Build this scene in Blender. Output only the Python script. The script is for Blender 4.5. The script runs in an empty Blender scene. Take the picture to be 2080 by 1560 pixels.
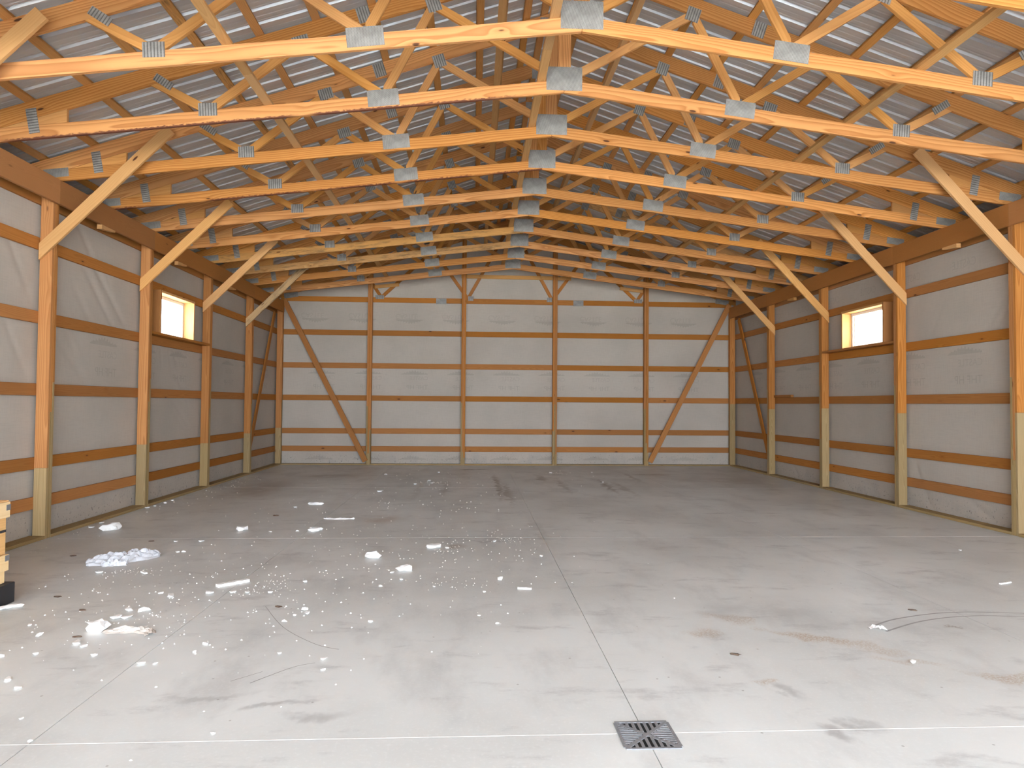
import bpy, bmesh, math, random
from mathutils import Vector, Matrix
random.seed(7)
SC = bpy.context.scene
COL = SC.collection

# ---------------------------------------------------------------- camera
F_PX, CAM_X, CAM_Y, CAM_Z = 1403.4, -0.936, -18.227, 1.609
YAW, PITCH, ROLL = 0.0548, 0.0289, 0.0080
def _cam():
    cy, sy, cp, sp, cr, sr = (math.cos(YAW), math.sin(YAW), math.cos(PITCH), math.sin(PITCH), math.cos(ROLL), math.sin(ROLL))
    f0, r0, u0 = Vector((sy, cy, 0)), Vector((cy, -sy, 0)), Vector((0, 0, 1))
    f, u = f0*cp + u0*sp, u0*cp - f0*sp
    r, u = r0*cr + u*sr, u*cr - r0*sr
    cd = bpy.data.cameras.new('camera'); co = bpy.data.objects.new('camera', cd); COL.objects.link(co)
    cd.sensor_width = 36.0; cd.lens = F_PX/2080*36.0; cd.clip_end = 500; cd.clip_start = 0.05
    m = Matrix((r, u, -f)).transposed().to_4x4(); m.translation = (CAM_X, CAM_Y, CAM_Z)
    co.matrix_world = m
    SC.camera = co
_cam()

# ---------------------------------------------------------------- world, light, exposure
W = bpy.data.worlds.new('overcast_sky'); SC.world = W; W.use_nodes = True
bg = W.node_tree.nodes['Background']
bg.inputs['Color'].default_value = (0.90, 0.98, 1.08, 1); bg.inputs['Strength'].default_value = 2.0
sun_d = bpy.data.lights.new('sun', 'SUN'); sun_d.energy = 7.0; sun_d.angle = 0.2; sun_d.color = (1, .97, .92)
sun = bpy.data.objects.new('sun', sun_d); COL.objects.link(sun)
sun.rotation_euler = Vector((0.25, -0.55, -1.0)).to_track_quat('-Z', 'Y').to_euler()   # from behind the barn: lights the yard, not the inside
SC.view_settings.view_transform = 'Standard'; SC.view_settings.look = 'None'
SC.view_settings.gamma = 1.0; SC.view_settings.use_curve_mapping = False
SC.view_settings.exposure = 3.15
SC.cycles.max_bounces = 8; SC.cycles.diffuse_bounces = 6; SC.cycles.glossy_bounces = 4
SC.cycles.sample_clamp_indirect = 8.0; SC.cycles.adaptive_threshold = .08; SC.cycles.caustics_reflective = False; SC.cycles.caustics_refractive = False
FRONT_Y = -22.6
def portal(name, loc, rot, sx, sy):
    d = bpy.data.lights.new(name, 'AREA'); d.shape = 'RECTANGLE'; d.size = sx; d.size_y = sy
    d.cycles.is_portal = True
    o = bpy.data.objects.new(name, d); COL.objects.link(o); o.location = loc; o.rotation_euler = rot
portal('door_portal', (0, FRONT_Y+.05, 2.28), (math.radians(90), 0, 0), 11.5, 4.6)

# ---------------------------------------------------------------- node helpers
class NT:
    def __init__(s, name):
        s.m = bpy.data.materials.new(name); s.m.use_nodes = True
        s.t = s.m.node_tree; s.n = s.t.nodes; s.l = s.t.links
        s.b = s.n['Principled BSDF']
    def new(s, typ, **k):
        x = s.n.new(typ)
        for a, v in k.items(): setattr(x, a, v)
        return x
    def put(s, sock, v):
        if hasattr(v, 'default_value') or isinstance(v, bpy.types.NodeSocket): s.l.new(v, sock)
        else: sock.default_value = v
    def math(s, op, a, b=0.0, c=None, clamp=False):
        x = s.new('ShaderNodeMath', operation=op, use_clamp=clamp)
        s.put(x.inputs[0], a); s.put(x.inputs[1], b)
        if c is not None: s.put(x.inputs[2], c)
        return x.outputs[0]
    def vmath(s, op, a, b=(0, 0, 0)):
        x = s.new('ShaderNodeVectorMath', operation=op); s.put(x.inputs[0], a); s.put(x.inputs[1], b)
        return x.outputs['Value'] if op in ('LENGTH', 'DISTANCE', 'DOT_PRODUCT') else x.outputs[0]
    def noise(s, vec, scale, detail=3, rough=.55):
        x = s.new('ShaderNodeTexNoise'); s.put(x.inputs['Vector'], vec)
        x.inputs['Scale'].default_value = scale; x.inputs['Detail'].default_value = detail; x.inputs['Roughness'].default_value = rough
        return x.outputs['Fac']
    def mix(s, fac, a, b, blend='MIX'):
        x = s.new('ShaderNodeMix', data_type='RGBA', blend_type=blend)
        s.put(x.inputs[0], fac)
        for i, v in ((6, a), (7, b)):
            if isinstance(v, tuple) and len(v) == 3: v = v + (1,)
            s.put(x.inputs[i], v)
        return x.outputs[2]
    def smooth(s, v, lo, hi):
        x = s.new('ShaderNodeMapRange', interpolation_type='SMOOTHSTEP'); s.put(x.inputs[0], v)
        x.inputs[1].default_value = lo; x.inputs[2].default_value = hi
        return x.outputs[0]
    def xyz(s, v):
        x = s.new('ShaderNodeSeparateXYZ'); s.put(x.inputs[0], v); return x.outputs
    def comb(s, a, b, c):
        x = s.new('ShaderNodeCombineXYZ')
        for i, v in enumerate((a, b, c)): s.put(x.inputs[i], v)
        return x.outputs[0]
    def obj(s): return s.new('ShaderNodeTexCoord').outputs['Object']
    def pos(s): return s.new('ShaderNodeNewGeometry').outputs['Position']
    def rand(s): return s.new('ShaderNodeObjectInfo').outputs['Random']
    def bump(s, h, strength=.3, dist=.01):
        x = s.new('ShaderNodeBump'); x.inputs['Strength'].default_value = strength; x.inputs['Distance'].default_value = dist
        s.put(x.inputs['Height'], h); s.l.new(x.outputs[0], s.b.inputs['Normal'])
    def done(s, col, rough=.6, metal=0.0, spec=.3):
        if isinstance(col, tuple) and len(col) == 3: col = col + (1,)
        s.put(s.b.inputs['Base Color'], col); s.put(s.b.inputs['Roughness'], rough); s.put(s.b.inputs['Metallic'], metal)
        s.b.inputs['Specular IOR Level'].default_value = spec
        return s.m

def wood(name, light, dark, freq=85.0, contrast=1.0, knot=1.0, streak=.25, dirt=0.0, wane=False):
    t = NT(name); o = t.obj(); r = t.rand(); x, y, z = t.xyz(o)[:3]
    r2 = t.math('FRACT', t.math('MULTIPLY', r, 17.31)); r3 = t.math('FRACT', t.math('MULTIPLY', r, 91.7))
    off = t.comb(t.math('MULTIPLY', r, 53.0), t.math('MULTIPLY', r2, 9.0), t.math('MULTIPLY', r3, 7.0))
    low = t.noise(t.vmath('ADD', t.vmath('MULTIPLY', o, (.55, 3.0, 3.0)), off), 1.0, 2, .4)
    yy = t.math('ADD', y, t.math('MULTIPLY', t.math('SUBTRACT', r2, .5), .11))
    zz = t.math('ADD', z, t.math('ADD', t.math('MULTIPLY', r3, .05), .035))
    rad = t.math('SQRT', t.math('ADD', t.math('MULTIPLY', yy, yy), t.math('MULTIPLY', zz, zz)))
    # knots bend the rings
    kv = t.new('ShaderNodeTexVoronoi'); t.put(kv.inputs['Vector'], t.vmath('ADD', t.vmath('MULTIPLY', o, (1.5, 5.0, 5.0)), off)); kv.inputs['Scale'].default_value = 1.0
    kd = kv.outputs['Distance']
    swirl = t.math('MULTIPLY', t.smooth(kd, .32, .0), .018)
    rad = t.math('ADD', rad, t.math('ADD', t.math('MULTIPLY', t.math('SUBTRACT', low, .5), .16), swirl))
    fr = t.math('FRACT', t.math('MULTIPLY', rad, freq))
    ring = t.math('MULTIPLY', t.math('POWER', fr, 1.6), t.smooth(fr, 1.0, .88))
    fib = t.noise(t.vmath('ADD', t.vmath('MULTIPLY', o, (4.0, 150.0, 150.0)), off), 1.0, 1, .5)
    blot = t.noise(t.vmath('ADD', t.vmath('MULTIPLY', o, (1.2, 6.0, 6.0)), off), 1.0, 1, .6)
    c = t.mix(t.math('MULTIPLY', ring, contrast, clamp=True), light, dark)
    c = t.mix(t.math('MULTIPLY', t.math('ABSOLUTE', t.math('SUBTRACT', fib, .5)), streak*2.4), c, dark)
    c = t.mix(t.math('MULTIPLY', t.smooth(blot, .45, .8), .35), c, tuple(.55*a+.45*b for a, b in zip(light, dark)))
    if dirt > 0:
        dn = t.noise(t.vmath('ADD', t.vmath('MULTIPLY', o, (2.2, 14.0, 14.0)), off), 1.0, 5, .7)
        c = t.mix(t.math('MULTIPLY', t.smooth(dn, .46, .7), dirt), c, (.09, .07, .05))
    if wane:      # strip of bark left along the lower edge
        wn = t.noise(t.vmath('ADD', t.vmath('MULTIPLY', o, (1.1, 2.0, 2.0)), off), 1.0, 1, .5); w2 = t.noise(t.vmath('MULTIPLY', o, (22.0, 60.0, 60.0)), 1.0, 2, .6)
        ed = t.math('ADD', y, t.math('MULTIPLY', t.math('SUBTRACT', w2, .5), .05))
        c = t.mix(t.math('MULTIPLY', t.smooth(ed, .022, .008), t.smooth(wn, .40, .50)), c, (.16, .055, .028))
    kn = t.math('MULTIPLY', t.smooth(kd, .075, .045), knot)
    c = t.mix(t.math('MULTIPLY', t.smooth(kd, .16, .05), .35*knot), c, dark)
    c = t.mix(kn, c, (.10, .04, .018))
    hv = t.new('ShaderNodeHueSaturation'); t.put(hv.inputs['Color'], c)
    t.put(hv.inputs['Value'], t.math('ADD', .86, t.math('MULTIPLY', r3, .28)))
    t.put(hv.inputs['Saturation'], t.math('ADD', .92, t.math('MULTIPLY', r2, .10)))
    return t.done(hv.outputs[0], .7, 0, .1)

M = {}
M['pine'] = wood('pine_truss_lumber', (.64, .298, .087), (.39, .140, .027), 46, 1.0, 1.0)
M['pine_web'] = wood('pine_web_lumber', (.62, .305, .088), (.45, .18, .040), 60, .6, .9)
M['post'] = wood('pine_post_lumber', (.50, .215, .056), (.33, .118, .022), 50, .95, .6)
M['treated'] = wood('treated_lumber', (.40, .285, .135), (.25, .165, .066), 90, .8, .5)
M['girt'] = wood('girt_lumber', (.44, .180, .040), (.28, .098, .018), 70, .5, 1.0)
M['header'] = wood('header_lumber', (.42, .180, .052), (.31, .120, .030), 130, .3, .4)
M['spruce'] = wood('spruce_brace_lumber', (.66, .365, .135), (.50, .24, .070), 60, .45, 1.0)
M['runner'] = wood('runner_lumber', (.54, .31, .12), (.38, .195, .062), 90, .5, .5)
M['purlin'] = wood('purlin_lumber', (.60, .30, .088), (.42, .18, .042), 90, .5, .7)
M['weathered'] = wood('weathered_lumber', (.58, .40, .21), (.38, .24, .11), 80, .6, .6, .3, .75)
M['dirty_pine'] = wood('stained_pine_lumber', (.62, .345, .125), (.40, .18, .045), 80, .8, .8, .25, .7)
M['wane'] = wood('bark_edged_pine_lumber', (.64, .298, .087), (.39, .140, .027), 46, 1.0, 1.0, .25, 0, True)
M['crate'] = wood('crate_lumber', (.84, .62, .34), (.70, .46, .20), 60, .5, .5)
M['crate2'] = wood('crate_plywood', (.78, .47, .20), (.62, .34, .12), 50, .5, .4)

def plate_mat(name, ribbed):
    t = NT(name); o = t.obj(); x, y, z = t.xyz(o)[:3]
    if ribbed:
        s1 = t.math('SINE', t.math('MULTIPLY', x, 2*math.pi/.028))
        n = t.noise(t.vmath('MULTIPLY', o, (20, 90, 90)), 1, 2)
        p = t.smooth(t.math('ADD', s1, t.math('MULTIPLY', t.math('SUBTRACT', n, .5), 1.5)), .0, .7)
    else:
        s1 = t.math('SINE', t.math('MULTIPLY', t.math('ADD', x, t.math('MULTIPLY', y, .6)), 2*math.pi/.016))
        s2 = t.math('SINE', t.math('MULTIPLY', t.math('SUBTRACT', y, t.math('MULTIPLY', x, .25)), 2*math.pi/.020))
        p = t.smooth(t.math('MULTIPLY', s1, s2), .05, .45)
    mott = t.noise(o, 9.0, 3)
    c = t.mix(t.smooth(mott, .3, .7), (.27, .268, .255), (.37, .366, .35))
    c = t.mix(t.math('MULTIPLY', p, .72 if ribbed else .6), c, (.075, .072, .068))
    t.bump(p, .5, .003)
    return t.done(c, .5, .2, .4)
M['plate'] = plate_mat('galvanised_tooth_plate', False)
M['plate_ribbed'] = plate_mat('galvanised_ribbed_plate', True)

def roof_metal():
    t = NT('galvanised_roof_steel'); p = t.pos()
    n = t.noise(t.vmath('MULTIPLY', p, (.5, 6, .5)), 1.2, 4)
    c = t.mix(t.smooth(n, .3, .7), (.54, .57, .60), (.62, .645, .66))
    return t.done(c, .43, .55, .5)
M['roof'] = roof_metal()

def wrap_mat(name, k=1.0):
    t = NT(name); p = t.pos()
    n = t.noise(p, .7, 2)
    hx = t.noise(t.vmath('MULTIPLY', p, (90, 90, 6)), 1, 2); hy = t.noise(t.vmath('MULTIPLY', p, (6, 6, 90)), 1, 2)
    w = t.math('ADD', hx, hy)
    c = t.mix(t.smooth(n, .3, .75), (.515*k, .468*k, .410*k), (.445*k, .405*k, .352*k))
    c = t.mix(t.math('MULTIPLY', t.smooth(w, .85, 1.25), .22), c, (.365*k, .332*k, .288*k))
    z = t.xyz(p)[2]
    # splashed mud near the floor
    sp = t.math('MULTIPLY', t.smooth(t.noise(p, 26.0, 3, .7), .60, .68), t.smooth(z, .42, .08))
    sm = t.math('MULTIPLY', t.smooth(t.noise(p, 3.0, 4, .6), .48, .7), t.smooth(z, .5, .1))
    c = t.mix(t.math('MULTIPLY', sm, .3), c, (.30, .29, .29)); c = t.mix(t.math('MULTIPLY', sp, .75), c, (.10, .09, .085))
    t.bump(w, .12, .004)
    return t.done(c, .7, 0, .2)
M['wrap'] = wrap_mat('white_house_wrap')
M['print'] = wrap_mat('house_wrap_ink', .86)
M['print_light'] = wrap_mat('house_wrap_faint_ink', .90)

def simple(name, c, r=.6, m=0.0, s=.3, var=.08, sc=8.0):
    t = NT(name); n = t.noise(t.obj(), sc, 3)
    return t.done(t.mix(n, tuple(max(0, v*(1-var)) for v in c), tuple(min(1, v*(1+var)) for v in c)), r, m, s)
M['siding'] = simple('white_steel_siding', (.7, .7, .69), .5)
M['vinyl'] = simple('white_vinyl', (.85, .85, .85), .4)
M['foam'] = simple('white_foam', (.90, .90, .89), .8, 0, .2, .05)
M['film'] = simple('white_plastic_film', (.56, .57, .60), .45, 0, .4, .12, 14)
M['papery'] = simple('dusty_clear_film', (.52, .47, .42), .5, 0, .4, .2, 10)
M['cardboard'] = simple('brown_cardboard', (.42, .34, .27), .8)
M['bark'] = simple('dark_bark', (.14, .10, .075), .9, 0, .1, .4, 40)
M['blackplastic'] = simple('black_plastic', (.025, .025, .028), .45, 0, .4)
M['steel'] = simple('grey_steel_clip', (.30, .31, .33), .45, .6, .5)
M['iron'] = simple('cast_iron_grate', (.25, .255, .27), .55, .3, .4, .3, 60)
M['pit_shade'] = simple('painted_pit_shade', (.012, .012, .012), .9)  # near-black colour paints the shade below the drain slots
M['filler'] = simple('pale_joint_filler', (.72, .71, .68), .8)
M['sawcut'] = simple('dusty_saw_cut', (.22, .21, .20), .9)
M['scuff'] = simple('rubber_scuff', (.33, .325, .32), .7, 0, .3, .25, 12)
M['gravel'] = simple('pale_gravel', (.50, .48, .45), .9, 0, .2, .3, 3)
def glass_mat():
    t = NT('window_glass'); o = t.n['Material Output']
    tr = t.new('ShaderNodeBsdfTransparent'); tr.inputs[0].default_value = (.93, .95, .95, 1)
    gl = t.new('ShaderNodeBsdfGlossy'); gl.inputs['Roughness'].default_value = .02
    mx = t.new('ShaderNodeMixShader'); mx.inputs[0].default_value = .06
    t.l.new(tr.outputs[0], mx.inputs[1]); t.l.new(gl.outputs[0], mx.inputs[2]); t.l.new(mx.outputs[0], o.inputs[0])
    return t.m
M['glass'] = glass_mat()

def concrete():
    t = NT('trowelled_concrete'); p = t.pos()
    a = t.noise(p, .55, 5, .55); b = t.noise(t.vmath('MULTIPLY', p, (1, .45, 1)), 2.3, 5, .6); f = t.noise(p, 45.0, 3)
    str_ = t.noise(t.vmath('MULTIPLY', t.vmath('ADD', p, (3, 7, 0)), (1.0, 2.4, 1)), 1.5, 6, .68)
    c = t.mix(t.smooth(a, .3, .72), (.72, .745, .735), (.58, .595, .58))
    c = t.mix(t.math('MULTIPLY', t.smooth(b, .48, .74), .6), c, (.47, .48, .475))
    c = t.mix(t.math('MULTIPLY', t.smooth(str_, .54, .70), .6), c, (.40, .405, .405))
    c = t.mix(t.math('MULTIPLY', t.smooth(f, .5, .75), .35), c, (.74, .755, .75))
    wn = t.noise(p, 3.5, 4, .6); gr = t.noise(p, 70.0, 2, .7)
    wv = t.comb(t.math('MULTIPLY', t.math('SUBTRACT', wn, .5), .5), t.math('MULTIPLY', t.math('SUBTRACT', b, .5), .5), 0.0)
    pw = t.vmath('ADD', p, wv)
    def patch(c, x, y, rx, ry, col, k, grain=False, ang=0.0):
        v = t.vmath('SUBTRACT', pw, (x, y, 0))
        if ang:
            r = t.new('ShaderNodeVectorRotate', rotation_type='Z_AXIS'); t.put(r.inputs['Vector'], v); r.inputs['Angle'].default_value = -ang; v = r.outputs[0]
        d = t.vmath('LENGTH', t.vmath('MULTIPLY', v, (1/rx, 1/ry, 0)))
        m = t.math('MULTIPLY', t.smooth(d, 1.0, .25), k)
        if grain: m = t.math('MULTIPLY', m, t.smooth(gr, .34, .62))
        else: m = t.math('MULTIPLY', m, t.smooth(wn, .25, .6))
        return t.mix(m, c, col)
    sand, grey, tyre = (.42, .31, .21), (.27, .27, .27), (.22, .185, .15)
    for q in ((1.46, -13.50, .42, .10, sand, .85, True, -.45), (1.02, -13.08, .30, .14, sand, .6, True, -.9), (.72, -13.36, .2, .12, sand, .6, True),
              (2.25, -14.2, .35, .10, sand, .7, True, -.3), (.75, -14.22, .12, .07, sand, .6, True), (1.75, -13.72, .3, .1, sand, .5, True, -.5),
              (2.6, -13.27, .10, .04, (.16, .10, .06), .8, True), (1.85, -13.95, .25, .08, sand, .45, True, -.4),
              (-2.16, -8.54, .35, .5, (.38, .28, .20), .5), (-1.13, -10.35, .16, .22, (.36, .29, .23), .75),
              (.86, -14.87, .10, .12, grey, .7, False, .4), (1.05, -14.82, .12, .10, grey, .6), (.85, -14.36, .08, .16, grey, .6, False, .3),
              (2.45, -14.45, .3, .035, grey, .7, False, -.5), (-2.0, -14.45, .35, .05, grey, .5, False, .35), (-1.7, -14.6, .16, .08, grey, .5),
              (-2.4, -14.3, .4, .05, grey, .4, False, .2), (1.3, -12.9, .8, .35, grey, .3), (2.2, -13.2, .9, .3, grey, .25),
              (-.45, -4.6, .10, 2.6, tyre, .9), (-.30, -5.6, .09, 2.2, tyre, .6), (1.72, -4.6, .10, 1.7, tyre, .75, False, -.04), (1.98, -5.0, .10, 1.8, tyre, .4),
              (.55, -3.2, .14, .9, tyre, .7), (.85, -4.6, .10, 1.6, tyre, .5), (-1.45, -4.9, .09, 1.6, tyre, .4), (-1.95, -5.4, .08, 1.6, tyre, .3),
              (-.95, -1.3, .62, .16, (.12, .105, .09), .9, False, .25), (2.6, -3.0, .10, 1.5, tyre, .5), (3.2, -2.4, .7, .25, tyre, .5),
              (-4.0, -2.8, .9, .6, (.25, .21, .17), .5), (4.4, -3.6, 1.2, .9, (.30, .26, .22), .35), (-4.9, -5.2, .6, 2.0, (.33, .29, .25), .5),
              (-.1, -9.4, .12, 1.1, tyre, .3), (.25, -10.8, .5, .08, grey, .35), (-.7, -10.05, .4, .06, grey, .45)):
        c = patch(c, *q)
    # scattered grit
    vo = t.new('ShaderNodeTexVoronoi'); t.put(vo.inputs['Vector'], t.vmath('MULTIPLY', p, (1, 1, 0))); vo.inputs['Scale'].default_value = 6.0
    c = t.mix(t.math('MULTIPLY', t.smooth(vo.outputs['Distance'], .055, .03), .55), c, (.17, .15, .13))
    t.bump(t.math('ADD', f, t.math('MULTIPLY', b, 2.0)), .08, .004)
    return t.done(c, t.math('ADD', .33, t.math('MULTIPLY', a, .2)), 0, .5)
M['concrete'] = concrete()

# ---------------------------------------------------------------- object helpers
def tag(o, label=None, cat=None, group=None, kind=None):
    if label: o['label'] = label
    if cat: o['category'] = cat
    if group: o['group'] = group
    if kind: o['kind'] = kind
    return o
def link(o, parent=None, world=None):
    COL.objects.link(o)
    if world is None: world = Matrix.Identity(4)
    if parent is not None:
        o.parent = parent; o.matrix_parent_inverse = Matrix.Identity(4)
        o.matrix_basis = WM[parent.name].inverted() @ world
    else: o.matrix_basis = world
    WM[o.name] = world.copy()
    return o
WM = {}
def empty(name, loc=(0, 0, 0), parent=None):
    o = bpy.data.objects.new(name, None); o.empty_display_size = .2
    return link(o, parent, Matrix.Translation(loc))
def mesh_obj(name, me, mat, parent=None, world=None):
    o = bpy.data.objects.new(name, me)
    if mat is not None and not me.materials: me.materials.append(M[mat] if isinstance(mat, str) else mat)
    return link(o, parent, world)
def copy_tree(o, world, label=None):
    c = o.copy(); COL.objects.link(c); c.matrix_basis = world
    WM[c.name] = world
    for ch in o.children:
        d = ch.copy(); COL.objects.link(d); d.parent = c
        for g in ch.children:
            e = g.copy(); COL.objects.link(e); e.parent = d
    if label: c['label'] = label
    return c
def box_bm(bm, lo, hi):
    vs = [bm.verts.new((x, y, z)) for x in (lo[0], hi[0]) for y in (lo[1], hi[1]) for z in (lo[2], hi[2])]
    for f in ((0, 1, 3, 2), (4, 6, 7, 5), (0, 4, 5, 1), (2, 3, 7, 6), (0, 2, 6, 4), (1, 5, 7, 3)): bm.faces.new([vs[i] for i in f])
def bm_mesh(bm, name, smooth=False):
    bmesh.ops.recalc_face_normals(bm, faces=bm.faces[:])
    me = bpy.data.meshes.new(name); bm.to_mesh(me); bm.free()
    if smooth:
        for p in me.polygons: p.use_smooth = True
    return me
_cache = {}
def box_mesh(L, w, t, mat, bevel=.003):
    k = (round(L, 4), round(w, 4), round(t, 4), mat, bevel)
    if k not in _cache:
        bm = bmesh.new(); box_bm(bm, (0, -w/2, -t/2), (L, w/2, t/2))
        if bevel: bmesh.ops.bevel(bm, geom=bm.edges[:], offset=bevel, segments=1, affect='EDGES')
        me = bm_mesh(bm, 'lumber'); me.materials.append(M[mat]); _cache[k] = me
    return _cache[k]
def lumber(name, p0, p1, w, t, face, mat, parent=None, bevel=.003):
    """board from p0 to p1 (centre line); w across, t thick, 'face' = direction of the thin side"""
    p0, p1 = Vector(p0), Vector(p1); x = (p1-p0); L = x.length; x.normalize()
    n = Vector(face); n = (n - x*n.dot(x)).normalized(); y = n.cross(x)
    m = Matrix((x, y, n)).transposed().to_4x4(); m.translation = p0
    return mesh_obj(name, box_mesh(L, w, t, mat, bevel), None, parent, m)
def block(name, lo, hi, mat, parent=None, bevel=.003):
    """axis aligned board between two corners, grain along its longest side"""
    lo, hi = Vector(lo), Vector(hi); d = hi-lo; c = (lo+hi)/2
    ax = max(range(3), key=lambda i: d[i]); o = [i for i in range(3) if i != ax]; o.sort(key=lambda i: -d[i])
    e = Vector((0, 0, 0)); e[ax] = d[ax]/2; f = Vector((0, 0, 0)); f[o[1]] = 1
    return lumber(name, c-e, c+e, d[o[0]], d[o[1]], f, mat, parent, bevel)

# polygons in the truss plane (x, z)
def clip(poly, a, b, c):      # keep a*x + b*z <= c
    out = []
    for i in range(len(poly)):
        p, q = poly[i], poly[(i+1) % len(poly)]
        dp, dq = a*p[0]+b*p[1]-c, a*q[0]+b*q[1]-c
        if dp <= 0: out.append(p)
        if (dp < 0 < dq) or (dq < 0 < dp):
            s = dp/(dp-dq); out.append((p[0]+s*(q[0]-p[0]), p[1]+s*(q[1]-p[1])))
    return out
def strip(p, q, w):
    d = Vector((q[0]-p[0], q[1]-p[1])).normalized(); n = Vector((-d.y, d.x))*w/2
    return [(p[0]+n.x, p[1]+n.y), (p[0]-n.x, p[1]-n.y), (q[0]-n.x, q[1]-n.y), (q[0]+n.x, q[1]+n.y)]
def member(name, poly, ang, y0, t, mat, parent):
    """prism of an (x,z) polygon; local x runs along 'ang' so the grain follows the member"""
    ca, sa = math.cos(ang), math.sin(ang); o = poly[0]
    loc = [((x-o[0])*ca + (z-o[1])*sa, -(x-o[0])*sa + (z-o[1])*ca) for x, z in poly]
    bm = bmesh.new()
    a = [bm.verts.new((u, v, -t/2)) for u, v in loc]; b = [bm.verts.new((u, v, t/2)) for u, v in loc]
    bm.faces.new(a); bm.faces.new(b[::-1]); n = len(a)
    for i in range(n): bm.faces.new((a[i], b[i], b[(i+1) % n], a[(i+1) % n]))
    bmesh.ops.bevel(bm, geom=bm.edges[:], offset=.0025, segments=1, affect='EDGES')
    me = bm_mesh(bm, name); me.materials.append(M[mat])
    x = Vector((ca, 0, sa)); y = Vector((-sa, 0, ca)); n_ = x.cross(y)
    m = Matrix((x, y, n_)).transposed().to_4x4(); m.translation = (o[0], y0+t/2, o[1])
    return mesh_obj(name, me, None, parent, m)

# ---------------------------------------------------------------- dimensions
PW = 5.887                         # inner face of the side posts
GO = PW + .14                      # outer face of the side posts = inner face of the girts
WX = GO + .040                     # house wrap
BAY = 2.4384
POST_T = .114
def post_y(n): return -.138 - n*BAY            # front face of post row n
GZ = (.4127, .8754, 1.7344, 2.580, 3.442)      # girt centre heights
HDR = (3.930, 4.218)
TC = lambda x: 6.332 - abs(x)/3                # underside of the top chords
TCT = .194                                     # top chord height measured plumb
RF = lambda x: TC(x) + TCT + .041              # underside of the roof steel
BCB = lambda x: 4.955 - .121*abs(x)            # underside of the bottom chords
BCT = lambda x: BCB(x) + .1410
def truss_y(k): return -1.1925 - (10-k)*1.2192

# ---------------------------------------------------------------- ground and floor
bm = bmesh.new(); box_bm(bm, (-60, -80, -.40), (60, 60, -.17))
tag(mesh_obj('ground', bm_mesh(bm, 'ground'), 'gravel'), kind='structure')
bm = bmesh.new(); box_bm(bm, (-6.3, FRONT_Y-9.0, -.165), (6.3, .2, -.02))
FLOOR = tag(mesh_obj('floor', bm_mesh(bm, 'floor'), 'sawcut'), kind='structure')
XS = (-6.3, -3.0, -.085, 2.86, 6.3); YS = (FRONT_Y-9.0, FRONT_Y-.1, -14.83, -9.87, -4.93, .2)
for i in range(4):
    for j in range(5):
        g = .0022
        bm = bmesh.new(); box_bm(bm, (XS[i]+g, YS[j]+g, -.02), (XS[i+1]-g, YS[j+1]-g, 0))
        mesh_obj('concrete_slab', bm_mesh(bm, 'concrete_slab'), 'concrete', FLOOR)
for x0, x1 in ((-6.0, -.23), (.06, 6.0)):
    block('joint_filler', (x0, -14.833, -.02), (x1, -14.827, .0006), 'filler', FLOOR, 0)
block('joint_filler', (2.9, -9.872, -.02), (5.8, -9.868, .0006), 'filler', FLOOR, 0)

# ---------------------------------------------------------------- roof
RY0, RY1 = .35, FRONT_Y-.35; WX0 = PW + .14 + .040 + .051
bm = bmesh.new()
for s in (-1, 1):
    a = [bm.verts.new((s*x, y, RF(x)+.045)) for y in (RY1, RY0) for x in (0, .22)]
    bm.faces.new((a[0], a[1], a[3], a[2]))
CEIL = tag(mesh_obj('ceiling', bm_mesh(bm, 'ridge_cap'), 'roof'), kind='structure')
def sheet_mesh(s):
    prof = []
    for k in range(4):
        b = k*.2286
        prof += [(b, 0), (b+.066, 0), (b+.072, .0025), (b+.090, .0025), (b+.096, 0), (b+.136, 0), (b+.142, .0025), (b+.158, .0025), (b+.164, 0), (b+.1806, 0), (b+.196, .022), (b+.214, .022)]
    prof.append((.9144, 0)); prof.append((.9144+.015, .002))
    bm = bmesh.new(); x0, x1 = .03, 6.55
    L = math.hypot(x1-x0, (x1-x0)/3); cs = 3/math.sqrt(10); sn = 1/math.sqrt(10)
    A = [bm.verts.new((s*(x0+h*sn), y, RF(x0)+h*cs)) for y, h in prof]
    B = [bm.verts.new((s*(x1+h*sn), y, RF(x1)+h*cs)) for y, h in prof]
    for i in range(len(prof)-1): bm.faces.new((A[i], A[i+1], B[i+1], B[i]))
    me = bm_mesh(bm, 'roof_sheet'); me.materials.append(M['roof']); return me
for s in (-1, 1):
    me = sheet_mesh(s)
    y = RY1
    while y < RY0 - .05:
        mesh_obj('roof_sheet', me, None, CEIL, Matrix.Translation((0, y, 0))); y += .9144
for s in (-1, 1):
    block('fascia', (min(s*6.50, s*6.54), RY1, 4.14), (max(s*6.50, s*6.54), RY0, 4.395), 'siding', CEIL)
    block('soffit', (min(s*(WX0), s*6.50), RY1, 4.145), (max(s*(WX0), s*6.50), RY0, 4.155), 'siding', CEIL)
PX = [.10] + [.325 + .5795*i for i in range(11)]
sl = math.atan(1/3)
for s in (-1, 1):
    for x in PX:
        zc = TC(x) + TCT + .0205
        y = RY1 + .02; i = 0
        cuts = [RY1+.02, -13.4, -9.75, -6.08, -2.4, RY0-.02] if int(x*10) % 2 else [RY1+.02, -15.8, -12.18, -8.52, -4.86, RY0-.02]
        for a, b in zip(cuts, cuts[1:]):
            mt = 'dirty_pine' if (s == -1 and abs(x-3.80) < .05 and a < -8.4 and b > -13) else 'purlin'
            lumber('purlin', (s*x, a, zc), (s*x, b-.003, zc), .089, .038, (s*math.sin(sl), 0, math.cos(sl)), mt, CEIL)

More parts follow.
